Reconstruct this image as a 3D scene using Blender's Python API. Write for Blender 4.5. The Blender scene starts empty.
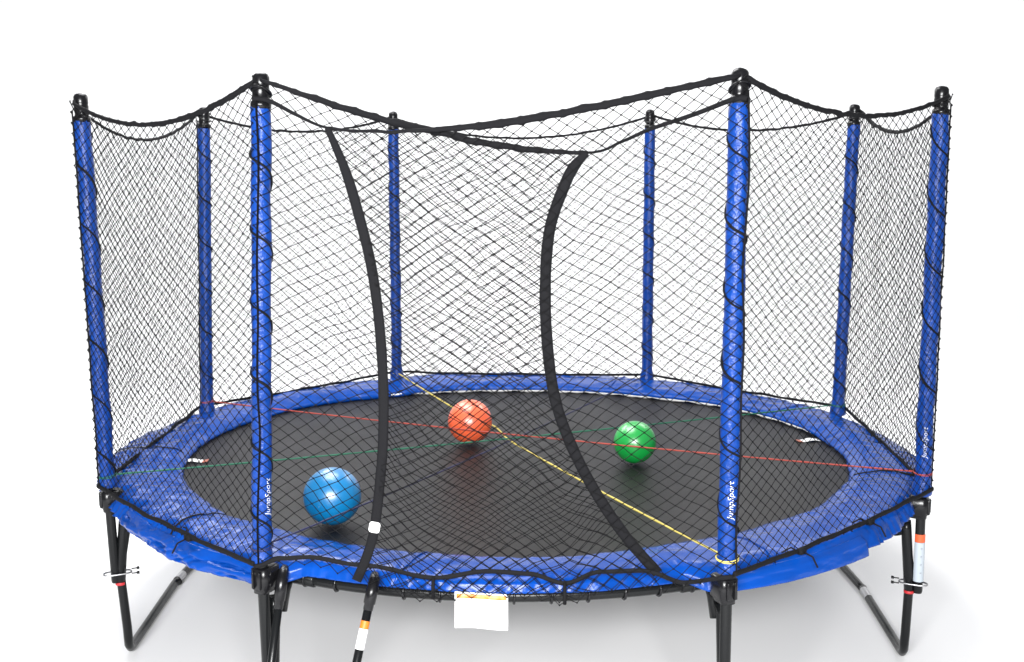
import bpy, bmesh, math, random
import numpy as np
from mathutils import Vector, Matrix, noise
random.seed(7)
S = bpy.context.scene
COL = S.collection
PI = math.pi
Z0 = 0.872                                   # height of the rim above the floor

# ------------------------------------------------------------------ materials
def mat(name, color, rough=0.5, metal=0.0, spec=0.5, bump=None, vary=None, coat=0.0, sheen=0.0):
    m = bpy.data.materials.new(name); m.use_nodes = True
    nt = m.node_tree; b = nt.nodes['Principled BSDF']
    b.inputs['Base Color'].default_value = (*color, 1)
    b.inputs['Roughness'].default_value = rough
    b.inputs['Metallic'].default_value = metal
    b.inputs['Specular IOR Level'].default_value = spec
    b.inputs['Coat Weight'].default_value = coat
    b.inputs['Coat Roughness'].default_value = 0.12
    b.inputs['Sheen Weight'].default_value = sheen
    tc = nt.nodes.new('ShaderNodeTexCoord')
    if vary:                                 # (scale, amount) - gentle patchy variation of the dye
        n = nt.nodes.new('ShaderNodeTexNoise'); n.inputs['Scale'].default_value = vary[0]; n.inputs['Detail'].default_value = 4
        nt.links.new(tc.outputs['Object'], n.inputs['Vector'])
        r = nt.nodes.new('ShaderNodeMapRange'); r.inputs[1].default_value = .3; r.inputs[2].default_value = .7
        r.inputs[3].default_value = 1 - vary[1]; r.inputs[4].default_value = 1 + vary[1]
        nt.links.new(n.outputs['Fac'], r.inputs[0])
        mx = nt.nodes.new('ShaderNodeVectorMath'); mx.operation = 'SCALE'; mx.inputs[0].default_value = color
        nt.links.new(r.outputs[0], mx.inputs['Scale']); nt.links.new(mx.outputs[0], b.inputs['Base Color'])
    if bump:                                 # list of (scale, strength, distance)
        prev = None
        for sc, st, di in bump:
            n = nt.nodes.new('ShaderNodeTexNoise'); n.inputs['Scale'].default_value = abs(sc); n.inputs['Detail'].default_value = 3
            if sc < 0: n.noise_type = 'RIDGED_MULTIFRACTAL'; n.inputs['Distortion'].default_value = .5; n.inputs['Detail'].default_value = 2
            nt.links.new(tc.outputs['Object'], n.inputs['Vector'])
            bp = nt.nodes.new('ShaderNodeBump'); bp.inputs['Strength'].default_value = st; bp.inputs['Distance'].default_value = di
            nt.links.new(n.outputs['Fac'], bp.inputs['Height'])
            if prev: nt.links.new(prev.outputs[0], bp.inputs['Normal'])
            prev = bp
        nt.links.new(prev.outputs[0], b.inputs['Normal'])
    return m

M = {}
M['vinyl'] = mat('blue_vinyl', (0.0015, 0.042, 0.25), .23, spec=.17, bump=[(-7, .26, .012), (40, .28, .004)], vary=(6, .12))
M['sleeve'] = mat('blue_sleeve_vinyl', (0.0025, 0.036, 0.215), .30, spec=.28, bump=[(-16, .60, .010), (75, .75, .006)], vary=(9, .15))
M['net'] = mat('black_netting', (0.005, 0.005, 0.0055), .8, spec=.12)
M['webbing'] = mat('black_webbing', (0.006, 0.006, 0.0072), .8, spec=.13, bump=[(420, .6, .002)])
M['tube'] = mat('black_powder_coat', (0.005, 0.0055, 0.006), .26, spec=.22, bump=[(600, .12, .001)])
M['plastic'] = mat('black_plastic', (0.005, 0.005, 0.006), .24, spec=.28)
M['steel'] = mat('galvanised_steel', (.45, .45, .46), .35, 1.0)
M['white'] = mat('white_label', (.82, .82, .81), .5)
M['pale_label'] = mat('pale_label', (.33, .37, .41), .4)
M['orange_red'] = mat('orange_red_print', (.55, .08, .02), .4)
M['faded_red'] = mat('faded_red_print', (.34, .10, .06), .5)
M['lining'] = mat('white_lining', (.86, .86, .86), .6)
M['orange_print'] = mat('orange_print', (.50, .14, .005), .5)
M['red_print'] = mat('red_print', (.62, .05, .03), .5)
M['grey_print'] = mat('grey_print', (.30, .32, .35), .5)
M['lettering'] = mat('white_ink', (.58, .60, .66), .45)
M['red_ring'] = mat('red_plastic', (.40, .015, .02), .5)
def cordmat(n, c): return mat(n, c, .6, bump=[(260, .8, .003)])
M['cord_red'] = cordmat('red_cord', (.34, .045, .03))
M['cord_green'] = cordmat('green_cord', (.008, .12, .065))
M['cord_yellow'] = cordmat('yellow_cord', (.56, .46, .10))
M['cord_blue'] = cordmat('blue_cord', (.010, .011, .055))

# woven jumping mat: fine crossed weave
m = mat('woven_mat', (0.0095, 0.0088, 0.0086), .40, spec=.13)
nt = m.node_tree; b = nt.nodes['Principled BSDF']; tc = nt.nodes.new('ShaderNodeTexCoord')
w1 = nt.nodes.new('ShaderNodeTexWave'); w1.inputs['Scale'].default_value = 60; w1.bands_direction = 'X'; w1.inputs['Distortion'].default_value = .4
w2 = nt.nodes.new('ShaderNodeTexWave'); w2.inputs['Scale'].default_value = 60; w2.bands_direction = 'Y'; w2.inputs['Distortion'].default_value = .4
ad = nt.nodes.new('ShaderNodeMath'); ad.operation = 'ADD'
bp = nt.nodes.new('ShaderNodeBump'); bp.inputs['Strength'].default_value = .25; bp.inputs['Distance'].default_value = .002
for w in (w1, w2): nt.links.new(tc.outputs['Object'], w.inputs['Vector'])
nt.links.new(w1.outputs['Fac'], ad.inputs[0]); nt.links.new(w2.outputs['Fac'], ad.inputs[1])
nt.links.new(ad.outputs[0], bp.inputs['Height']); nt.links.new(bp.outputs[0], b.inputs['Normal'])
nz = nt.nodes.new('ShaderNodeTexNoise'); nz.inputs['Scale'].default_value = 2.2; nz.inputs['Detail'].default_value = 6
nt.links.new(tc.outputs['Object'], nz.inputs['Vector'])
rr = nt.nodes.new('ShaderNodeMapRange'); rr.inputs[1].default_value = .3; rr.inputs[2].default_value = .7; rr.inputs[3].default_value = .31; rr.inputs[4].default_value = .40
nt.links.new(nz.outputs['Fac'], rr.inputs[0]); nt.links.new(rr.outputs[0], b.inputs['Roughness'])
tr = nt.nodes.new('ShaderNodeBsdfTransparent'); mxs = nt.nodes.new('ShaderNodeMixShader'); mxs.inputs[0].default_value = .035
nt.links.new(b.outputs[0], mxs.inputs[1]); nt.links.new(tr.outputs[0], mxs.inputs[2])
nt.links.new(mxs.outputs[0], nt.nodes['Material Output'].inputs['Surface'])
M['mat'] = m

# rubber play balls
def ballmat(n, c):
    m = mat(n, c, .31, spec=1.0, bump=[(300, .08, .001)])
    return m
M['ball_blue'] = ballmat('blue_rubber', (.001, .150, .36))
M['ball_orange'] = ballmat('orange_rubber', (.84, .125, .045))
M['ball_green'] = ballmat('green_rubber', (.004, .29, .045))
M['backdrop'] = mat('white_backdrop', (.86, .86, .865), .85, spec=.15)

# ------------------------------------------------------------------ mesh helpers
class MB:
    def __init__(s): s.v = []; s.f = []; s.smooth = []
    def add(s, v, f, smooth=True):
        o = len(s.v); s.v += [tuple(p) for p in v]; s.f += [tuple(i + o for i in q) for q in f]; s.smooth += [smooth] * len(f)
    def grid(s, rows, closed_u=False, closed_v=False, smooth=True):
        n = len(rows); k = len(rows[0]); v = [p for r in rows for p in r]; f = []
        for i in range(n if closed_u else n - 1):
            for j in range(k if closed_v else k - 1):
                a = i * k + j; b_ = i * k + (j + 1) % k; c = ((i + 1) % n) * k + (j + 1) % k; d = ((i + 1) % n) * k + j
                f.append((a, b_, c, d))
        s.add(v, f, smooth)
    def tube(s, pts, r, n=10, closed=False, caps=True, flat=1.0, up=None):
        pts = [Vector(p) for p in pts]; N = len(pts)
        rad = r if hasattr(r, '__len__') else [r] * N
        rows = []; prev = None
        for i, p in enumerate(pts):
            a = pts[(i - 1) % N] if (closed or i > 0) else p; c = pts[(i + 1) % N] if (closed or i < N - 1) else p
            t = (c - a)
            t = t.normalized() if t.length > 1e-9 else Vector((0, 0, 1))
            if prev is None:
                u = up if up is not None else (Vector((0, 0, 1)) if abs(t.z) < .9 else Vector((1, 0, 0)))
            else: u = prev if up is None else up
            u = (u - t * u.dot(t)).normalized(); prev = u; w = t.cross(u)
            rows.append([p + (u * math.cos(q) + w * (math.sin(q) * flat)) * rad[i] for q in [2 * PI * k / n for k in range(n)]])
        s.grid(rows, closed_u=closed, closed_v=True)
        if caps and not closed:
            o = len(s.v) - N * n
            s.f.append(tuple(o + k for k in range(n))[::-1]); s.smooth.append(False)
            s.f.append(tuple(o + (N - 1) * n + k for k in range(n))); s.smooth.append(False)
    def lathe(s, base, axis, prof, n=20):
        axis = Vector(axis).normalized(); u = axis.orthogonal().normalized(); w = axis.cross(u); base = Vector(base)
        s.grid([[base + axis * z + (u * math.cos(q) + w * math.sin(q)) * r for q in [2 * PI * k / n for k in range(n)]] for r, z in prof], closed_v=True)
    def box(s, c, ax, ay, az, bev=.15):
        """rounded box, half axes ax, ay, az"""
        c = Vector(c); ax = Vector(ax); ay = Vector(ay); az = Vector(az)
        ring = []
        for q in range(24):
            t = 2 * PI * q / 24; cx, sy = math.cos(t), math.sin(t)
            k = (abs(cx) ** 5 + abs(sy) ** 5) ** (-1 / 5); ring.append((cx * k, sy * k))
        rows = [[c + az * zz + ax * (x * sc) + ay * (y * sc) for x, y in ring] for zz, sc in
                ((-1, .02), (-1, 1 - bev), (-1 + bev * .6, 1), (1 - bev * .6, 1), (1, 1 - bev), (1, .02))]
        s.grid(rows, closed_v=True)
    def build(s, name, material, parent=None):
        me = bpy.data.meshes.new(name); me.from_pydata(s.v, [], s.f)
        me.polygons.foreach_set('use_smooth', s.smooth)
        me.materials.append(material); me.update()
        o = bpy.data.objects.new(name, me); COL.objects.link(o)
        if parent: o.parent = parent
        return o
def recalc(o):
    bm = bmesh.new(); bm.from_mesh(o.data); bmesh.ops.recalc_face_normals(bm, faces=bm.faces); bm.to_mesh(o.data); bm.free(); return o
def tag(o, label=None, cat=None, group=None, kind=None):
    if label: o['label'] = label
    if cat: o['category'] = cat
    if group: o['group'] = group
    if kind: o['kind'] = kind
    return o
def crom(pts, n=10, closed=False):
    """Catmull-Rom through tuples of any dimension"""
    P = [np.array(p, float) for p in pts]; out = []
    for i in range(len(P) - 1):
        p0 = P[max(i - 1, 0)]; p1 = P[i]; p2 = P[i + 1]; p3 = P[min(i + 2, len(P) - 1)]
        for k in range(n):
            t = k / n
            out.append(.5 * (2 * p1 + (p2 - p0) * t + (2 * p0 - 5 * p1 + 4 * p2 - p3) * t * t + (3 * p1 - p0 - 3 * p2 + p3) * t ** 3))
    out.append(P[-1]); return out
def nz3(x, y, z): return noise.noise(Vector((x, y, z)))
def pol(r, deg, z): a = math.radians(deg); return Vector((r * math.cos(a), r * math.sin(a), z))
def lerp(a, b, t): return a + (b - a) * t
def tab(x, table):
    for (x0, y0), (x1, y1) in zip(table, table[1:]):
        if x <= x1:
            t = max(0, min(1, (x - x0) / (x1 - x0))); t = t * t * (3 - 2 * t); return y0 + (y1 - y0) * t
    return table[-1][1]

# ------------------------------------------------------------------ the setting
mb = MB(); prof = [(-24, 0), (-8, 0), (0, 0), (6, 0)]
for k in range(1, 13):
    a = PI / 2 * k / 12; prof.append((6 + 2.5 * math.sin(a), 2.5 - 2.5 * math.cos(a)))
prof += [(8.5, 4), (8.5, 14)]
mb.grid([[(x, y, z) for x in (-34, -16, -8, 0, 8, 16, 34)] for y, z in prof])
tag(mb.build('floor', M['backdrop']), kind='structure')

# ------------------------------------------------------------------ trampoline
T = bpy.data.objects.new('trampoline', None); COL.objects.link(T)
tag(T, 'large round trampoline with blue padded rim, eight blue poles and black safety net', 'trampoline')

base = [(-.975, -1.889), (-1.930, -.866), (-1.917, .855), (-.847, 1.981), (.942, 1.872), (2.009, .835), (1.918, -.906), (.801, -1.992)]
top = [(-.916, -1.901, 1.835), (-1.953, -.876, 1.815), (-1.882, .931, 1.830), (-.845, 1.977, 1.840), (.930, 1.872, 1.850), (2.023, .812, 1.840), (1.910, -.897, 1.845), (.801, -1.963, 1.845)]
PB = [Vector((x, y, Z0)) for x, y in base]
PT = [Vector((x, y, Z0 + z)) for x, y, z in top]
ang = [math.degrees(math.atan2(y, x)) % 360 for x, y in base]

# frame: rim tube, joint sockets
RF, ZF = 1.975, Z0 - .098
mb = MB()
mb.tube([pol(RF, 2 * k, ZF) for k in range(180)], .024, 14, closed=True)
for k_, a in enumerate(ang):
    if k_ == 7: a += 1.1
    mb.tube([pol(RF, a + d, ZF) for d in (-4, -3.9, 3.9, 4)], [.026, .030, .030, .026], 14)
    mb.tube([pol(RF, a, ZF), pol(RF + .03, a, ZF - .05), pol(RF + .055, a, ZF - .13)], .030, 14)
frame = mb.build('frame', M['tube'], T)
mb = MB()
mb.tube([pol(RF - .012, 2 * k, ZF + .052) for k in range(180)], .009, 8, closed=True)
mb.build('net_hoop', M['tube'], frame)

# jumping mat
RM, ZM = 1.85, Z0 - .075
mb = MB(); rows = []
for r in [.0001, .3, .6, .9, 1.2, 1.4, 1.6, 1.75, RM]:
    rows.append([pol(r, 3 * k, ZM + .003 * nz3(r * math.cos(k * PI / 60) * 1.5, r * math.sin(k * PI / 60) * 1.5, 3)) for k in range(120)])
rows.append([pol(RM, 3 * k, ZM - .006) for k in range(120)]); rows.append([pol(.0001, 3 * k, ZM - .006) for k in range(120)])
mb.grid(rows[::-1], closed_v=True)
jm = mb.build('jumping_mat', M['mat'], T)
for (a, flip) in ((184.7, 1), (10.6, -1)):
    d = pol(1, a, 0); t = Vector((-d.y, d.x, 0))
    def quad(r0, r1, h, z):
        return [d * r0 + t * h, d * r1 + t * h, d * r1 - t * h, d * r0 - t * h], z
    for nm, r0, r1, mt in (('mat_label', 1.685, 1.790, 'white'), ('label_end', 1.655, 1.684, 'faded_red')):
        mb = MB(); rws = []
        for q in range(7):
            r = lerp(r0, r1, q / 6); z = ZM + .007 + .004 * math.sin((r - 1.6) * 55)
            rws.append([d * r + t * h + Vector((0, 0, z)) for h in (-.026, -.009, .009, .026)])
        mb.grid(rws)
        o = mb.build(nm, M[mt], jm if nm == 'mat_label' else lab)
        if nm == 'mat_label': lab = o; o.parent = T
        sm = o.modifiers.new('thick', 'SOLIDIFY'); sm.thickness = .002

# springs (coil, mat ring and the hook round the rim tube), one mesh copied round the rim
mb = MB(); pts = []
for k in range(0, 161):
    t = k / 160; a = t * 2 * PI * 16
    pts.append((lerp(1.835, 1.935, t), .010 * math.cos(a), ZM - .004 + (ZF + .01 - ZM) * t + .010 * math.sin(a)))
mb.tube(pts, .0022, 4)
mb.tube([(1.79, 0, ZM), (1.835, 0, ZM - .004)], .003, 5)
mb.tube([(RF + .029 * math.cos(q), .004 * q / 3, ZF + .029 * math.sin(q)) for q in [PI * .75 - 2 * PI * k / 18 * .92 for k in range(19)]], .0055, 6)
mb.tube([(1.935, 0, ZF + .012), (RF - .02, 0, ZF + .021)], .003, 5)
sp = mb.build('spring', M['plastic'], T)
NS = 88
for k in range(1, NS):
    o = sp.copy(); COL.objects.link(o); o.parent = T; o.rotation_euler.z = 2 * PI * k / NS

# ------------------------------------------------------------------ rim pad
RIN = [(0, 1.80), (15, 1.81), (40, 1.80), (60, 1.72), (90, 1.69), (115, 1.72), (140, 1.81), (165, 1.79), (190, 1.765), (215, 1.72), (240, 1.69), (262, 1.685), (275, 1.70), (290, 1.665), (305, 1.68), (330, 1.73), (345, 1.775), (360, 1.80)]
A1, A8 = ang[0], ang[7]
def front(a):        # 1 in the doorway sector, 0 elsewhere
    return tab(a, [(0, 0), (A1 + .5, 0), (A1 + 4, 1), (A8 - 3.5, 1), (A8 - .3, 0), (360, 0)])
def pad_pt(a, v):
    """v 0 (inner hem) .. 1 (outer hem)"""
    a %= 360
    hz = -.060 - .012 * (1 - tab(a, [(0, 0), (12, 0), (16, 1), (112, 1), (118, 0), (360, 0)]))
    f = front(a); ri = tab(a, RIN) + .012 * nz3(a * .35, 0, 5) + .006 * nz3(a * 1.1, 2, 5)
    back = tab(a, [(0, 1), (190, 1), (206, 0), (333, 0), (350, 1), (360, 1)])
    mid = tab(a, [(A1, 0), (A1 + 14, .2), (A1 + 24, .9), (A8 - 14, .7), (A8, 0)]) if A1 < a < A8 else 0
    # side profile: r, z
    side = [(0, ri, hz), (.04, ri - .006, hz + .010), (.10, ri + .012, hz + .026), (.22, ri + .08, -.020), (.42, lerp(ri, 2.0, .62), -.008), (.60, 1.985, -.010), (.70, 2.035, -.026), (.82, 2.066, -.054), (1, 2.085, -.098)]
    frt = [(0, ri, hz), (.04, ri - .006, hz + .010), (.10, ri + .012, hz + .026), (.22, ri + .08, -.020), (.42, lerp(ri, 2.0, .5), -.008 - .01 * mid), (.60, 1.94, -.006 - .016 * mid), (.70, 1.985, -.016 - .014 * mid), (.82, 2.004, -.036 - .006 * mid), (1, 2.012, -.070 - .004 * mid)]
    bk = [(0, ri, hz), (.04, ri - .006, hz + .010), (.10, ri + .012, hz + .026), (.22, ri + .08, -.020), (.42, lerp(ri, 2.0, .62), -.010), (.60, 2.04, -.012), (.70, 2.10, -.020), (.82, 2.150, -.045), (1, 2.165, -.10)]
    def ev(P):
        for q0, q1 in zip(P, P[1:]):
            if v <= q1[0] + 1e-9:
                t = (v - q0[0]) / (q1[0] - q0[0]); return Vector((lerp(q0[1], q1[1], t), lerp(q0[2], q1[2], t)))
        return Vector(P[-1][1:])
    q = ev(side).lerp(ev(bk), back).lerp(ev(frt), f)
    # gathered folds: soft on top, deep and slanting on the skirt
    env = min(1, v / .15); sk = max(0, (v - .55) / .45)
    left = tab(a, [(0, .6), (150, .7), (195, 1.4), (240, 1.3), (A1 + 5, .45), (A8, .45), (A8 + 3, .35), (314, .4), (318, .9), (360, .6)])
    x = a * 2.1 / 57.3; rad = q.x
    h = .016 * nz3(x * 3.3, rad * 5, 1.7) + .009 * nz3(x * 9 + rad * 6, rad * 12, 8.1)
    rg = nz3(x * 11 + rad * 9 * nz3(x * 2, 0, 4), rad * 8 + q.y * 9, 3.3); h += .012 * (1 - abs(rg) * 2.2) * (.35 + sk)
    rg = nz3(x * 24 - q.y * 30, rad * 15 + q.y * 14, 6.3); h += .006 * (1 - abs(rg) * 2.2) * (.3 + sk)
    h *= env * left
    q = q + Vector((h * (.15 + .85 * sk), h * (1 - .75 * sk)))
    hem = .010 * nz3(x * 3, 1, 9) * sk * (1 - f * .6)
    return pol(q.x, a, Z0 + q.y + hem)
NA, NV = 1100, 34
vs = [0, .02, .04, .07, .10, .14] + [lerp(.18, 1, k / 27) for k in range(28)]
mb = MB(); mb.grid([[pad_pt(360 * k / NA, v) for v in vs] for k in range(NA)], closed_u=True)
pad = mb.build('rim_pad', M['vinyl'], T)
sm = pad.modifiers.new('thick', 'SOLIDIFY'); sm.thickness = .004; sm.offset = 0
# white underside of the pad peeping out between the springs along the far edge
mb = MB(); rows = []
for k in range(0, 701):
    a = lerp(14, 119, k / 700); ri = tab(a, RIN) + .012 * nz3(a * .35, 0, 5) + .006 * nz3(a * 1.1, 2, 5)
    sc = abs(math.sin(math.radians(a) * 22)) ** .6 * (.75 + .5 * nz3(a * .5, 0, 1)) * min(1, (a - 14) / 6, (119 - a) / 8)
    rows.append([pol(ri + .004, a, Z0 - .052), pol(ri - .002, a, Z0 - .058), pol(ri + .006, a, Z0 - .060 - .016 * max(0, sc))])
mb.grid(rows); o = mb.build('lining', M['lining'], pad); sm = o.modifiers.new('thick', 'SOLIDIFY'); sm.thickness = .003

# stitched seams between the pad sections: narrow lapped strips
for a, sl in ((184, 0), (223, 5), (258, -2), (301, -3), (343, 0), (28, 0), (68, 0), (110, 0), (147, 0)):
    mb = MB(); rows = []
    for v in [.1 + .85 * k / 24 for k in range(25)]:
        rows.append([pad_pt(a + sl * (v - .4) + d, v) + Vector((0, 0, .0045)) + pol(.003, a, 0) for d in (-.13, 0, .13)])
    mb.grid(rows); o = mb.build('seam', M['webbing'] if a in (184, 343, 223) else M['vinyl'], pad)
    sm = o.modifiers.new('thick', 'SOLIDIFY'); sm.thickness = .003
# outer skirt panels, lapped over the rim pad on both sides of the doorway
def flap(a0, a1, wr, zb):
    mb = MB(); rows = []; n = int((a1 - a0) * 6)
    for k in range(n + 1):
        a = lerp(a0, a1, k / n); row = []
        for j in range(19):
            v = j / 18; x = a * 2.1 / 57.3
            r = tab(v, [(0, 2.050), (.3, 2.078), (1, 2.088)]) + .004; z = lerp(-.040, zb(a), v)
            h = nz3(x * 4 + v * 1.6, v * 1.5, 2) * .024 + (1 - 2.4 * abs(nz3(x * 8 - v * 2.2, v * 1.6, 7))) * .013 + (1 - 2.4 * abs(nz3(x * 15 + v * 3.5, v * 2.6, 4))) * .006
            row.append(pol(r + .006 + h * wr * min(1, v * 3), a, Z0 + z + .3 * h * wr))
        rows.append(row)
    mb.grid(rows[::-1]); o = mb.build('skirt_panel', M['vinyl'], T)
    sm = o.modifiers.new('thick', 'SOLIDIFY'); sm.thickness = .004
flap(211.5, A1 - .6, 1.0, lambda a: tab(a, [(211, -.104), (225, -.116), (243, -.106)]))
flap(A8 + .6, 315.5, .16, lambda a: tab(a, [(292, -.100), (305, -.112), (316, -.120)]))

# ------------------------------------------------------------------ poles
def frame_at(k, z):
    """centre of pole k at height z above the rim"""
    t = z / (PT[k].z - Z0); return PB[k].lerp(Vector((PT[k].x, PT[k].y, PT[k].z)), t) if z >= 0 else PB[k] + Vector((0, 0, z)) + Vector((PB[k].x, PB[k].y, 0)).normalized() * (z * .03 if k < 2 else -z * .01)
dg = None
def lettering(k, s, face, h0):
    cu = bpy.data.curves.new('lettering', 'FONT'); cu.body = s; cu.size = .034; cu.shear = .25; cu.offset = -.0002; cu.resolution_u = 2
    ob = bpy.data.objects.new('lettering', cu); COL.objects.link(ob)
    dg = bpy.context.evaluated_depsgraph_get(); dg.update()
    me0 = ob.evaluated_get(dg).to_mesh()
    bm = bmesh.new(); bm.from_mesh(me0); bpy.data.objects.remove(ob)
    bmesh.ops.subdivide_edges(bm, edges=[e for e in bm.edges if e.calc_length() > .012], cuts=1)
    for v in bm.verts:
        along, across = v.co.x * 1.0, (v.co.y - .012) * .85
        c = frame_at(k, h0 + along); a = math.radians(face) - across / .0385
        # text runs upward, its top to the left
        v.co = c + Vector((math.cos(a), math.sin(a), 0)) * .0425
        # a rises to the viewer's right for outward faces, so flip
    me = bpy.data.meshes.new('lettering'); bm.to_mesh(me); bm.free(); me.materials.append(M['lettering'])
    o = bpy.data.objects.new('lettering', me); COL.objects.link(o); return o

for k in range(8):
    c0 = Vector((PB[k].x, PB[k].y, 0)).normalized(); t0 = Vector((-c0.y, c0.x, 0)); H = PT[k].z - Z0; lo = .10 if k in (0, 7) else .03 if k == 6 else 0
    mb = MB(); mb.tube([frame_at(k, z) for z in (-.475 - lo, -.465 - lo, -.2, 0, .5, 1.0, 1.5, H - .02)], [.020, .0225, .0225, .0225, .0225, .0225, .0225, .0225], 16)
    pole = mb.build('pole', M['tube'], T)
    # foam sleeve in wrinkled vinyl
    mb = MB(); rows = []; n = 28
    ns = 150
    for i in range(ns + 1):
        z = lerp(-.035 if 1 < k < 6 else -.022 if k == 6 else .004, H - .094, i / ns); row = []
        for j in range(n):
            q = 2 * PI * j / n
            r = .0358 + .0024 * nz3(math.cos(q) * 1.3 + k * 9, math.sin(q) * 1.3, z * 7) + .0022 * (1 - 2.2 * abs(nz3(math.cos(q) * 2.2 + k, math.sin(q) * 2.2 + z * 14, z * 27)))
            r += .002 * math.sin(z * 17 + k * 2) * math.cos(q - k)
            if z < .06: r += .010 * (1 - z / .06)
            if i in (0, ns): r -= .006
            row.append(frame_at(k, z) + Vector((math.cos(q), math.sin(q), 0)) * r)
        rows.append(row)
    mb.grid(rows, closed_v=True); sl = mb.build('sleeve', M['sleeve'], pole)
    # black end cap with the elastic collar
    mb = MB(); ax = PT[k] - PB[k]
    mb.lathe(PB[k], ax, [(.030, H - .112), (.0375, H - .110), (.0385, H - .096), (.037, H - .086), (.031, H - .082), (.029, H - .074), (.031, H - .066), (.032, H - .04), (.030, H - .034), (.0315, H - .026), (.031, H + .002), (.025, H + .012), (.014, H + .018), (.0005, H + .020)], 18)
    mb.tube([frame_at(k, H - .05) + c0 * (.034 * math.cos(q)) + t0 * (.036 * math.sin(q)) + Vector((0, 0, .02 * math.cos(q))) for q in [2 * PI * j / 20 for j in range(20)]], .006, 7, closed=True)
    mb.build('end_cap', M['plastic'], pole)
    # webbing strap wound round the sleeve
    mb = MB(); pts = []; turns = 6; st = math.radians(ang[k] if k in (0, 7, 1, 6) else ang[k] + 180); n = 30
    for i in range(turns * n + 1):
        q = 2 * PI * i / n; pz = (q - .55 * math.sin(q + PI)) / (2 * PI)
        z = H - .16 - pz / turns * (H - .22)
        a = st + PI + q
        pts.append(frame_at(k, z) + Vector((math.cos(a), math.sin(a), 0)) * .0388)
    mb.tube(pts, .0055, 6, flat=.7)
    mb.build('strap', M['webbing'], pole)
    # moulded bracket at the rim
    mb = MB(); c = PB[k] + Vector((0, 0, -.115 if 1 < k < 6 else -.078 if k == 6 else -.060))
    mb.box(c - c0 * .018, t0 * .038, c0 * .050, Vector((0, 0, .046)), .22)
    mb.box(c - c0 * .010 + Vector((0, 0, -.044)), t0 * .029, c0 * .038, Vector((0, 0, .016)), .3)
    for s_ in (-1, 1): mb.box(c + c0 * .030 + t0 * (.016 * s_), t0 * .005, c0 * .013, Vector((0, 0, .036)), .3)
    for zz in (-.03, .03):
        mb.tube([c + t0 * .036 + Vector((0, 0, zz * .7)), c + t0 * .045 + Vector((0, 0, zz * .7))], .008, 6)
    mb.build('bracket', M['plastic'], pole)
    # wire clamp tying the pole end to the leg, with two bolt ends
    lc = pol(2.083, ang[k], 0); zc = Z0 - .43 - lo; pc = frame_at(k, -.43 - lo)
    mid = Vector(((lc.x + pc.x) / 2, (lc.y + pc.y) / 2, zc)); mb = MB()
    mb.tube([mid + c0 * (.064 * math.copysign(abs(math.cos(q)) ** .6, math.cos(q))) + t0 * (.028 * math.copysign(abs(math.sin(q)) ** .7, math.sin(q))) for q in [2 * PI * j / 28 for j in range(28)]], .0045, 6, closed=True)
    cl = mb.build('clamp', M['steel'], pole)
    mb = MB()
    for dz in (-.012, .012):
        mb.tube([mid - c0 * .064 + Vector((0, 0, dz)), mid - c0 * .090 + Vector((0, 0, dz))], .003, 6)
        mb.tube([mid - c0 * .088 + Vector((0, 0, dz)), mid - c0 * .100 + Vector((0, 0, dz))], .0075, 6)
    mb.build('bolts', M['plastic'], pole)
    if k in (0, 6, 7):
        face, h0 = {0: (313, .20), 6: (252, .165), 7: (268, .22)}[k]
        o = lettering(k, 'JumpSport', face, h0); o.parent = pole
    if k == 6:                               # instruction label on the pole end
        for nm, za, zb_, mt in (('pole_label', -.445, -.252, 'pale_label'), ('label_band', -.251, -.212, 'orange_red')):
            mb = MB(); rows = []
            for z in (za, lerp(za, zb_, .33), lerp(za, zb_, .66), zb_):
                rows.append([frame_at(k, z) + Vector((math.cos(q), math.sin(q), 0)) * .0252 for q in [math.radians(270 + d) for d in range(-80, 81, 16)]])
            mb.grid(rows); o = mb.build(nm, M[mt], pole)
        mb = MB()
        for z in (-.28, -.32, -.36, -.40):
            q0 = math.radians(272); mb.tube([frame_at(k, z) + Vector((math.cos(q0 + d), math.sin(q0 + d), 0)) * .0255 for d in (-.14, -.04, .04, .14)], .0032, 5)
        mb.build('label_marks', M['grey_print'], pole)

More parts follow.
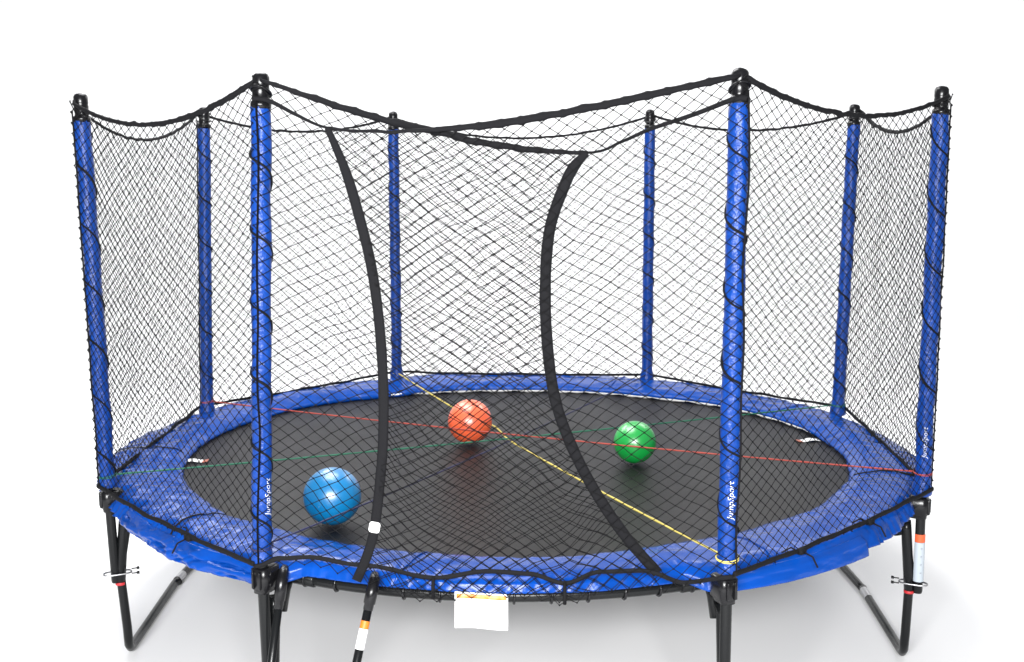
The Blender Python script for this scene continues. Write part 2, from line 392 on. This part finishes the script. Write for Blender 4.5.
# ------------------------------------------------------------------ legs: four U shaped tubes
def leg(i, j, kink):
    ai, aj = ang[i], ang[j]
    if aj < ai - 180: aj += 360
    if aj > ai + 180: aj -= 360
    ak = lerp(ai, aj, kink); zb = .025; dr = -.02 if i == 1 else 0; ru = 2.102 if i == 1 else 2.088
    def pol(r, a, z): a = math.radians(a); return Vector(((r + dr) * math.cos(a), (r + dr) * math.sin(a), z))
    d0 = 1.1 if j == 7 else 0; aj += d0
    key = [pol(1.995, ai, ZF - .03), pol(2.060, ai, ZF - .10), pol(ru, ai, .45), pol(2.082, ai, .16)]
    bend = lambda a, s: [pol(2.080, a, .11), pol(2.077, a + s * .6, .065), pol(2.068, a + s * 1.5, .036), pol(2.055, a + s * 2.9, zb)]
    s = 1 if aj > ai else -1
    pts = key + bend(ai, s)
    f0 = pol(2.055, ai + s * 2.9, zb); f1 = pol(2.055, aj - s * 2.9, zb); kp = pol(1.955, ak, zb)
    for t in (.25, .5, .75, .93, .98): pts.append(f0.lerp(kp, t))
    pts.append(kp + pol(.004, ak, 0))
    for t in (.02, .07, .25, .5, .75): pts.append(kp.lerp(f1, t))
    pts += bend(aj, -s)[::-1] + [pol(2.082, aj, .16), pol(ru, aj, .45), pol(2.060, aj, ZF - .10), pol(1.995, aj, ZF - .03)]
    mb = MB(); mb.tube(pts, .0215, 16); lg = mb.build('leg', M['tube'], T)
    for a in (ai, aj):
        mb = MB(); c = pol(ru, a, Z0 - (.58 if i == 0 else .505 if i == 6 else .482))
        mb.tube([c + Vector((0, 0, z)) for z in (-.007, -.006, .006, .007)], [.022, .0245, .0245, .022], 16); mb.build('leg_ring', M['red_ring'], lg)
        mb = MB(); mb.tube([pol(ru - .030 * max(0, z - .45) / .25, a, z) for z in (Z0 - (.57 if i == 0 else .495 if i == 6 else .472), Z0 - (.568 if i == 0 else .493 if i == 6 else .470), Z0 - .2, ZF - .06)], [.0225, .0242, .0242, .0242], 16); mb.build('leg_socket', M['tube'], lg)
    # bright sticker by the kink of the base tube
    mb = MB(); fe = f1 if i == 1 else f0; q0 = kp.lerp(fe, .04); q1 = kp.lerp(fe, .19)
    dirv = (q1 - q0).normalized(); sd = Vector((-dirv.y, dirv.x, 0)); rows = []
    for t in (0, .5, 1):
        c = q0.lerp(q1, t); rows.append([c + sd * (.0222 * math.cos(w)) + Vector((0, 0, .0222 * math.sin(w))) for w in [math.radians(d) for d in range(-30, 211, 20)]])
    mb.grid(rows); mb.build('sticker', M['steel'], lg)
leg(1, 2, .57); leg(6, 5, .54); leg(0, 7, .5); leg(3, 4, .5)

# ------------------------------------------------------------------ safety net
def out(k): return Vector((PB[k].x, PB[k].y, 0)).normalized()
OFF = .046
def side_pt(k, z): return frame_at(k, z) + out(k) * OFF
HN = 1.80
class Panel:
    def __init__(s, i, j, sag, seed, bulge=.02, off=0.0, wr=1.0, zb=None, zt=None):
        s.i, s.j, s.sag, s.seed, s.bulge, s.off, s.wr = i, j, sag, seed, bulge, off, wr
        s.W = (side_pt(i, .9) - side_pt(j, .9)).length
        d = side_pt(j, .9) - side_pt(i, .9); s.nrm = Vector((d.y, -d.x, 0)).normalized()
        if s.nrm.dot(out(i)) < 0: s.nrm = -s.nrm
        s.zb_ = zb or (lambda x: .004 - .012 * math.sin(x * PI)); s.zt_ = zt or (lambda x: PT[i].z * (1 - x) + PT[j].z * x - Z0 - .02 - sag * 4 * x * (1 - x))
    def pos(s, x, z, flat=False):
        zc = max(z, -.1); p = side_pt(s.i, max(zc, 0)).lerp(side_pt(s.j, max(zc, 0)), x); p.z = Z0 + z
        e = math.sin(PI * min(1, max(0, x)))
        if z < .01: p = p + s.nrm * (.045 * min(1, (.01 - z) / .05) * min(1, e * 3))
        p = p + s.nrm * (s.off * min(1, e * 3) + (s.bulge if not flat else s.bulge) * e * math.sin(PI * min(1, max(0, z / 1.8))))
        return p
    def node(s, x, t):
        zb, zt = s.zb_(x), s.zt_(x); z = zb + (zt - zb) * t
        e = min(1, 6 * x, 6 * (1 - x)) * min(1, 8 * t + .1, 8 * (1 - t)); w = s.wr * e
        a = Vector((x * s.W * 2.2 + s.seed * 13, z * 2.2, s.seed))
        dx = noise.noise(a) * .022 * w + noise.noise(a * 3.1) * .009 * w + random.gauss(0, .0012); dz = noise.noise(a + Vector((40, 9, 3))) * .020 * w + noise.noise(a * 3.3 + Vector((0, 7, 7))) * .010 * w + random.gauss(0, .0012)
        dn = noise.noise(a * 1.4 + Vector((3, 90, 3))) * .030 * w
        return s.pos(x + dx / s.W, z + dz) + s.nrm * dn, x + dx / s.W, z
def build_net(P, name, inside=None, dx=.0635, dz=.048, r=.0017):
    N = round(P.W / dx); R = 2 * round(HN / dz)
    V = {}; SZ = {}
    for j in range(R + 1):
        for i in range(-1, N + 1):
            x = (i + .5 * (j & 1)) / N
            if -.001 <= x <= 1.001:
                V[i, j], a, c = P.node(x, j / R); SZ[i, j] = (a, c)
    segs = []
    for (i, j), p in V.items():
        for di in ((0, -1) if not j & 1 else (0, 1)):
            q = (i + di, j + 1)
            if q in V:
                a, c = p, V[q]
                if inside:
                    ia, ic = inside(*SZ[i, j]), inside(*SZ[q])
                    if not ia and not ic: continue
                    if ia != ic:
                        lo, hi = 0., 1.
                        for _ in range(9):
                            mm = (lo + hi) / 2; sx = lerp(SZ[i, j][0], SZ[q][0], mm); sz = lerp(SZ[i, j][1], SZ[q][1], mm)
                            if inside(sx, sz) == ia: lo = mm
                            else: hi = mm
                        m_ = p.lerp(V[q], lo)
                        a, c = (p, m_) if ia else (m_, V[q])
                segs.append((a, c))
    mb = MB(); f = []; v = []
    for a, c in segs:
        d = (c - a)
        if d.length < 1e-4: continue
        d.normalize(); u = d.orthogonal().normalized(); w = d.cross(u); o = len(v)
        for pt in (a, c):
            for q in range(3): v.append(pt + (u * math.cos(q * 2.0944) + w * math.sin(q * 2.0944)) * r)
        for q in range(3): f.append((o + q, o + (q + 1) % 3, o + 3 + (q + 1) % 3, o + 3 + q))
    for key, p in V.items():                # knots
        if inside and not inside(*SZ[key]): continue
        o = len(v); k = .0041
        v += [p + Vector(t) * k for t in ((1, 0, 0), (0, 1, 0), (-1, 0, 0), (0, -1, 0), (0, 0, 1), (0, 0, -1))]
        f += [(o + a_, o + b_, o + c_) for a_, b_, c_ in ((0, 1, 4), (1, 2, 4), (2, 3, 4), (3, 0, 4), (1, 0, 5), (2, 1, 5), (3, 2, 5), (0, 3, 5))]
    mb.add(v, f, True); return mb.build(name, M['net'], T)
def bumpy(pts, r, step=.075, amt=.30, seed=0):
    L = 0; rad = []; prev = None
    for p in pts:
        if prev is not None: L += (Vector(p) - prev).length
        prev = Vector(p); rad.append(r * (1 + amt * (max(0, math.sin(L / step * 2 * PI)) ** 3) + .18 * nz3(L * 9, seed, 2)))
    return rad
def top_band(P, parent, r=.0105, x0=0, x1=1, zf=None, taper=None):
    zf = zf or P.zt_; n = 110; pts = []
    for k in range(n + 1):
        x = lerp(x0, x1, k / n); p = P.pos(x, zf(x)); p = p.lerp(PT[P.i] - Vector((0, 0, .008)), max(0, 1 - x / .025)).lerp(PT[P.j] - Vector((0, 0, .008)), max(0, 1 - (1 - x) / .025)); e = .006 * math.sin(x * PI)
        p += P.nrm * (e * nz3(x * 22, P.seed, 0)) + Vector((0, 0, e * nz3(x * 26, 5, P.seed))); pts.append(p)
    rad = bumpy(pts, r, seed=P.seed)
    if taper: rad = [q * tab(lerp(x0, x1, k / n), taper) for k, q in enumerate(rad)]
    mb = MB(); mb.tube(pts, rad, 8, flat=.7); return mb.build('top_band', M['webbing'], parent)
def bottom_band(P, parent, r=.011, dips=()):
    n = 120; pts = []
    for k in range(n + 1):
        x = k / n; p = P.pos(x, P.zb_(x) + .006); e = min(1, 8 * x, 8 * (1 - x))
        p += P.nrm * (e * .008 * nz3(x * 7, P.seed, 3)) + Vector((0, 0, e * .008 * nz3(x * 9, 1, P.seed))); pts.append(p)
    mb = MB(); mb.tube(pts, bumpy(pts, r, .11, .15, P.seed), 8, flat=.6)
    for x in dips:                           # ties with loose tails
        p = P.pos(x, P.zb_(x)); d = P.nrm
        side = (pts[61] - pts[60]).normalized()
        mb.tube([p, p + d * .05 + Vector((0, 0, -.012)), p + d * .075 + Vector((0, 0, -.05))], .004, 6)
        mb.tube([p + side * .02, p + side * .05 + Vector((0, 0, .022)) - d * .02, p + side * .10 + Vector((0, 0, .012)) - d * .03], .0032, 6)
        mb.box(p, side * .022, d * .013, Vector((0, 0, .012)), .3)
    return mb.build('bottom_band', M['webbing'], parent)
def lace(k, parent):
    mb = MB(); c = out(k); t0 = Vector((-c.y, c.x, 0))
    pts = [frame_at(k, z) + c * (.040 + .004 * nz3(z * 5, k, 0)) + t0 * (.016 + .012 * nz3(z * 3, k, 4)) for z in [lerp(.01, PT[k].z - Z0 - .06, q / 40) for q in range(41)]]
    mb.tube(pts, .0038, 6); return mb.build('lacing', M['webbing'], parent)

spec = [(0, 1, .125, (.35,)), (1, 2, .165, (.4,)), (2, 3, .105, ()), (3, 4, .150, ()), (4, 5, .110, ()), (5, 6, .145, (.35,)), (6, 7, .112, (.38, .72))]
for n_, (i, j, sag, dips) in enumerate(spec):
    zb = None
    far = i in (2, 3, 4)
    P = Panel(i, j, sag, n_ + 1, wr=.42, zb=zb)
    o = build_net(P, 'net_panel')
    top_band(P, o, .0085 if far or i == 1 else .0105); bottom_band(P, o, .008 if far else .011, dips); lace(i, o)

# doorway: two panels that overlap, each with a curved webbing edge
A_edge = crom([(.691, 1.565), (.668, 1.520), (.648, 1.451), (.619, 1.291), (.611, 1.073), (.617, .852), (.633, .666), (.666, .497), (.714, .326), (.777, .154), (.845, .010)], 8)
B_edge = crom([(.183, 1.653), (.217, 1.504), (.243, 1.342), (.266, 1.161), (.280, .958), (.286, .733), (.284, .543), (.277, .389), (.262, .182), (.246, .075), (.224, -.022)], 8)
A_top = crom([(.0, 1.835), (.055, 1.818), (.164, 1.752), (.283, 1.686), (.402, 1.636), (.52, 1.590), (.691, 1.565), (.76, 1.605), (.813, 1.647), (.90, 1.70), (.975, 1.752), (1, 1.755)], 8)
B_top = crom([(1.0, 1.838), (.983, 1.833), (.869, 1.788), (.715, 1.729), (.52, 1.667), (.382, 1.645), (.28, 1.640), (.183, 1.653), (.12, 1.70), (.06, 1.752), (0, 1.76)], 8)
def lean(C):
    o0, o1 = side_pt(0, 0), side_pt(7, 0); res = []
    for x, z in C:
        l0, l1 = side_pt(0, max(0, z)), side_pt(7, max(0, z)); res.append(np.array((((o0.x + (o1.x - o0.x) * x) - l0.x) / (l1.x - l0.x), z)))
    return res
A_edge, B_edge = lean(A_edge), lean(B_edge)
A_top = [c for c in lean(A_top) if 0 <= c[0] <= 1]; B_top = [c for c in lean(B_top) if 0 <= c[0] <= 1]
A_top = [np.array((0, 1.835))] + A_top + [np.array((1, 1.755))]; B_top = [np.array((1, 1.838))] + B_top + [np.array((0, 1.76))]
def interp(C, ax, val):
    C = sorted([(c[ax], c[1 - ax]) for c in C]); return float(np.interp(val, [c[0] for c in C], [c[1] for c in C]))
def zbot(x): return tab(x, [(0, .002), (.06, .040), (.12, .050), (.225, .026), (.383, -.010), (.50, .014), (.58, .008), (.654, -.018), (.73, .020), (.81, .026), (.90, -.012), (1, 0)])
zb_net = lambda x: zbot(x) - tab(x, [(0, 0), (.05, .035), (.22, .05), (.34, .085), (.62, .080), (.80, .060), (.95, 0), (1, 0)])
for nm, edge, topc, off, inside, x0, x1, seed in (
        ('A', A_edge, A_top, .000, lambda x, z: x < interp(A_edge, 1, min(1.565, max(.01, z))) + min(0, z) * .2, 0, A_edge[0][0], 11),
        ('B', B_edge, B_top, .030, lambda x, z: x > interp(B_edge, 1, min(1.653, max(-.02, z))), B_edge[0][0], 1, 12)):
    P = Panel(0, 7, 0, seed, bulge=.03, off=off, wr=1.5 if nm == 'A' else 1.1, zb=zb_net, zt=lambda x, c=topc: interp(c, 0, x))
    o = build_net(P, 'door_panel', inside)
    if nm == 'A': tag(o, 'door net panel laced to the front left pole')
    else: tag(o, 'door net panel laced to the front right pole')
    top_band(P, o, .0125, x0, x1, taper=[(0, .5), (.12, .9), (.3, 1.1), (.5, 1), (.69, .6)] if nm == 'A' else [(.15, .42), (.32, .5), (.5, 1.1), (.75, 1.05), (.92, .95), (1, .6)])
    rest = [c for c in topc if (c[0] >= x1 if nm == 'A' else c[0] <= x0)]
    pts = [P.pos(c[0], c[1]) for c in rest]
    mb = MB(); k = len(pts)
    mb.tube(pts, [lerp(.0045, .011, abs(q / (k - 1) - (0 if nm == 'A' else 0))) if nm == 'A' else lerp(.0045, .009, q / (k - 1)) for q in range(k)], 8, flat=.6); mb.build('pull_strap', M['webbing'], o)
    # curved edge webbing: flat strip lying in the plane of the net
    ep = [P.pos(c[0], c[1]) + P.nrm * .004 for c in edge]; rows = []
    hw = .0205 if nm == 'A' else .0185
    for q, p in enumerate(ep):
        t = (ep[min(q + 1, len(ep) - 1)] - ep[max(q - 1, 0)]).normalized(); w = t.cross(P.nrm).normalized()
        h = hw * min(1, .55 + q / 22) * (1 + .07 * nz3(q * .35, seed, 1)); b_ = P.nrm * .003
        rows.append([p + w * h + b_, p + w * (h * .5) + b_ * 1.5, p - w * (h * .5) + b_ * 1.5, p - w * h + b_, p - w * h - b_, p + w * h - b_])
    mb = MB(); mb.grid(rows, closed_v=True)
    for e in (0, -1): mb.add(rows[e], [tuple(range(6))], False)
    eb = recalc(mb.build('edge_band', M['webbing'], o))
    if nm == 'B':
        qi = min(range(len(edge)), key=lambda q: abs(edge[q][1] - .182)); p = ep[qi]
        t = (ep[qi + 1] - ep[qi - 1]).normalized(); w = t.cross(P.nrm).normalized()
        mb = MB(); mb.box(p + P.nrm * .007, w * .0205, t * .021, P.nrm * .002, .1); mb.build('edge_tag', M['white'], o)
    lace(0 if nm == 'A' else 7, o)
    if nm == 'B':
        PB_ = Panel(0, 7, 0, seed, bulge=.0, off=.012, zb=zbot)
        n = 160; pts = [PB_.pos(k / n, zbot(k / n)) + PB_.nrm * (.02 * math.sin(PI * k / n)) for k in range(n + 1)]
        mb = MB(); mb.tube(pts, [.0092 * (1 + .2 * nz3(k * .2, 3, 3)) for k in range(n + 1)], 8, flat=.5)
        for x in (.383, .654):
            p = PB_.pos(x, zbot(x)) + PB_.nrm * .02; mb.tube([p + Vector((0, 0, .004)), p + PB_.nrm * .02 + Vector((0, 0, -.03)), p + PB_.nrm * .012 + Vector((0, 0, -.075))], .007, 7)
        mb.build('bottom_band', M['webbing'], o)

# hanging warning tag at the front of the rim
mb = MB(); xs = [lerp(-.224, -.024, q / 10) for q in range(11)]
def tagpt(x, t, dy=0): return Vector((x, -2.022 - .010 * t + .006 * math.sin((x + .1) * 14) * t - dy, Z0 + lerp(lerp(-.062, -.074, (x + .224) / .2), lerp(-.198, -.212, (x + .224) / .2), t) + .003 * math.sin(x * 30) * t))
mb.grid([[tagpt(x, t) for x in xs] for t in (0, .2, .4, .6, .8, 1)])
wt = tag(mb.build('warning_tag', M['white'], T), 'white warning tag with orange heading hanging under the front rim')
sm = wt.modifiers.new('thick', 'SOLIDIFY'); sm.thickness = .002
mh = mat('tag_heading_print', (.85, .40, .03), .5); nt = mh.node_tree; b = nt.nodes['Principled BSDF']
tc = nt.nodes.new('ShaderNodeTexCoord'); n1 = nt.nodes.new('ShaderNodeTexNoise'); n1.inputs['Scale'].default_value = 34; nt.links.new(tc.outputs['Object'], n1.inputs['Vector'])
cr = nt.nodes.new('ShaderNodeValToRGB'); cr.color_ramp.elements[0].position = .42; cr.color_ramp.elements[0].color = (.50, .15, .004, 1); cr.color_ramp.elements[1].position = .72; cr.color_ramp.elements[1].color = (.66, .42, .16, 1)
nt.links.new(n1.outputs['Fac'], cr.inputs['Fac']); nt.links.new(cr.outputs['Color'], b.inputs['Base Color'])
mb = MB(); mb.grid([[tagpt(lerp(-.218, -.030, q / 10), t, .0035) for q in range(11)] for t in (.045, .10, .165)])
o = mb.build('tag_heading', mh, wt); sm = o.modifiers.new('thick', 'SOLIDIFY'); sm.thickness = .001

# ------------------------------------------------------------------ play balls
def ball(label, x, y, r, m, seed):
    mb = MB(); rows = []; n = 56
    for i in range(1, 40):
        th = PI * i / 40; row = []
        for j in range(n):
            ph = 2 * PI * j / n; d = Vector((math.sin(th) * math.cos(ph), math.sin(th) * math.sin(ph), math.cos(th)))
            rr_ = r - .0008 * (1 if j % 14 == 0 else 0)
            row.append(d * rr_)
        rows.append(row)
    rows = [[Vector((0, 0, r))] * n] + rows + [[Vector((0, 0, -r))] * n]
    mb.grid(rows[::-1], closed_v=True)
    o = mb.build('ball', M[m]); bm = bmesh.new(); bm.from_mesh(o.data); bmesh.ops.remove_doubles(bm, verts=bm.verts, dist=1e-6); bm.to_mesh(o.data); bm.free()
    o.location = (x, y, ZM + r + .003); o.rotation_euler = (random.uniform(.3, 1), random.uniform(-.6, .6), random.uniform(0, 6))
    tag(o, label, 'ball', 'play balls on the trampoline mat')
    mb = MB(); d = Vector((.3, -.8, .35)).normalized() if seed == 1 else Vector((-.2, .7, .6)).normalized()
    mb.lathe(d * (r - .002), d, [(.010, 0), (.009, .0028), (.006, .0034), (.005, .0016), (.0005, .0014)], 14)
    vv = mb.build('valve', M[m], o)
ball('blue rubber ball near the front left of the mat', -.811, -1.195, .128, 'ball_blue', 1)
ball('orange rubber ball near the middle of the mat', -.254, .262, .126, 'ball_orange', 2)
ball('green rubber ball right of the centre of the mat', .644, -.160, .113, 'ball_green', 3)

# ------------------------------------------------------------------ coloured cords stretched across between opposite poles
def cord(label, i, j, zi, zj, sag, m, r, push=None):
    a = frame_at(i, zi); c = frame_at(j, zj); d = (c - a); d.z = 0; d.normalize(); L = (c - a).length
    a2 = a + d * .046; c2 = c - d * .046; n = 80; pts = []
    for k in range(n + 1):
        t = k / n; p = a2.lerp(c2, t); p.z -= sag * 4 * t * (1 - t)
        if push:
            p = p + Vector(push[1]) * math.exp(-((t - push[0]) / .05) ** 2)
        pts.append(p)
    mb = MB(); mb.tube(pts, [r * (1 + .18 * math.sin(k * 1.9)) for k in range(n + 1)], 8)
    for q, z in ((i, zi), (j, zj)):
        for dz in (0, r * 1.3):
            mb.tube([frame_at(q, z + dz + .006 * math.sin(w + dz * 99)) + Vector((math.cos(w), math.sin(w), 0)) * .0425 for w in [2 * PI * s_ / 24 for s_ in range(24)]], r * .5, 7, closed=True)
    tag(mb.build('cord', M[m]), label, 'cord', 'cords stretched across the mat between opposite poles')
cord('red cord stretched low across the mat from rear left to front right', 2, 6, .045, .085, .018, 'cord_red', .0040)
cord('green cord stretched low across the mat from front left to rear right', 1, 5, .058, .028, .012, 'cord_green', .0042)
cord('yellow cord running diagonally from the rear rim past the orange ball', 3, 7, .010, .058, .028, 'cord_yellow', .0046, (.42, (.035, .014, .01)))
cord('dark blue cord running diagonally past the blue ball to the back', 0, 4, .066, .020, .030, 'cord_blue', .0042)

# ------------------------------------------------------------------ ladder hooked on the front rim
LD = bpy.data.objects.new('ladder', None); COL.objects.link(LD); LD.location = (-.75, -2.2, 0)
tag(LD, 'black metal ladder hooked on the front rim left of the hanging tag', 'ladder')
def lpart(mb, name, m, parent=LD):
    o = mb.build(name, M[m]); o.parent = parent
    if parent is LD: o.matrix_parent_inverse = Matrix.Translation(LD.location).inverted()
    else: o.matrix_parent_inverse = parent.matrix_parent_inverse.copy() if False else Matrix.Identity(4)
    return o
feet = []
for k, (tp, bt, fs) in enumerate((((-.900, -1.885, -.062), (-.9335, -1.975, -.377), .088), ((-.532, -2.005, -.045), (-.590, -2.095, -.321), .070))):
    tp = Vector(tp) + Vector((0, 0, Z0)); bt = Vector(bt) + Vector((0, 0, Z0)); d = (bt - tp).normalized()
    ft = tp + d * ((tp.z - .01) / -d.z)
    mb = MB(); mb.tube([tp, tp.lerp(ft, .5), ft], .0165, 14)
    r_ = lpart(mb, 'rail', 'tube')
    up = Vector((0, .9, .35)).normalized()
    mb = MB(); hk = [tp + d * fs * 1.35, tp + d * fs * 1.3, tp + d * fs, tp + d * (fs * .97), tp + d * .02, tp - d * .012 + Vector((0, .012, 0)), tp + Vector((0, .05, .018)), tp + Vector((0, .085, -.005))]
    mb.tube(hk, [.0165, .0185, .019, .0225, .0235, .022, .018, .014], 14); o = lpart(mb, 'hook', 'plastic', r_)
    feet.append((tp, ft))
    mb = MB(); mb.tube([ft - d * .05, ft - d * .045, ft], [.018, .022, .022], 12); lpart(mb, 'foot_cap', 'plastic', r_)
    if k == 1:
        for nm, t0, t1, m_ in (('rail_label', .162, .238, 'white'), ('label_band', .132, .161, 'orange_print')):
            mb = MB(); rows = []
            u = d.orthogonal().normalized(); w = d.cross(u)
            for t in (t0, t1):
                c = tp + d * t; rows.append([c + (u * math.cos(q) + w * math.sin(q)) * .0172 for q in [2 * PI * s_ / 24 for s_ in range(25)]])
            mb.grid(rows); lpart(mb, nm, m_, r_)
for z in (.36, .14):
    a, c = [tp + (ft - tp) * ((tp.z - z) / (tp.z - ft.z)) for tp, ft in feet]; ax = (c - a) / 2; m_ = (a + c) / 2
    mb = MB(); mb.box(m_ + Vector((0, -.01, 0)), ax, Vector((0, .045, 0)), Vector((0, 0, .012)), .15); lpart(mb, 'tread', 'tube')

# ------------------------------------------------------------------ studio light
W = bpy.data.worlds.new('World'); S.world = W; W.use_nodes = True
W.node_tree.nodes['Background'].inputs['Color'].default_value = (.97, .985, 1, 1)
W.node_tree.nodes['Background'].inputs['Strength'].default_value = .38
def area(name, loc, target, sx, sy, power, color=(1, 1, 1)):
    l = bpy.data.lights.new(name, 'AREA'); l.shape = 'RECTANGLE'; l.size = sx; l.size_y = sy; l.energy = power; l.color = color
    o = bpy.data.objects.new(name, l); COL.objects.link(o); o.location = loc
    o.rotation_euler = (Vector(target) - Vector(loc)).to_track_quat('-Z', 'Y').to_euler(); return o
area('overhead_softbox', (-1.2, .2, 6.0), (0, 0, 0), 3.4, 3.0, 380)
area('front_softbox', (-.6, -7.7, 3.10), (0, 0, .4), 3.6, 1.2, 1180)
area('rear_left_softbox', (-3.2, 4.2, 5.6), (0, -.6, .8), 3.2, 1.4, 190)
area('rear_right_softbox', (3.6, 4.2, 5.6), (0, -.6, .8), 3.2, 1.4, 120)
area('backdrop_light', (0, 3.4, 6.0), (0, 7.6, 1.6), 12, 1.5, 285)

# ------------------------------------------------------------------ camera
cd = bpy.data.cameras.new('camera'); cam = bpy.data.objects.new('camera', cd); COL.objects.link(cam)
cd.sensor_width = 36; cd.lens = 1144.4 / 1024 * 36; cd.clip_end = 200
cam.location = (0, -6.1205, Z0 + 1.5553); cam.rotation_euler = (PI / 2 - .1521, 0, .0022)
S.camera = cam
S.view_settings.view_transform = 'Standard'; S.view_settings.look = 'None'; S.view_settings.exposure = 0; S.view_settings.gamma = 1
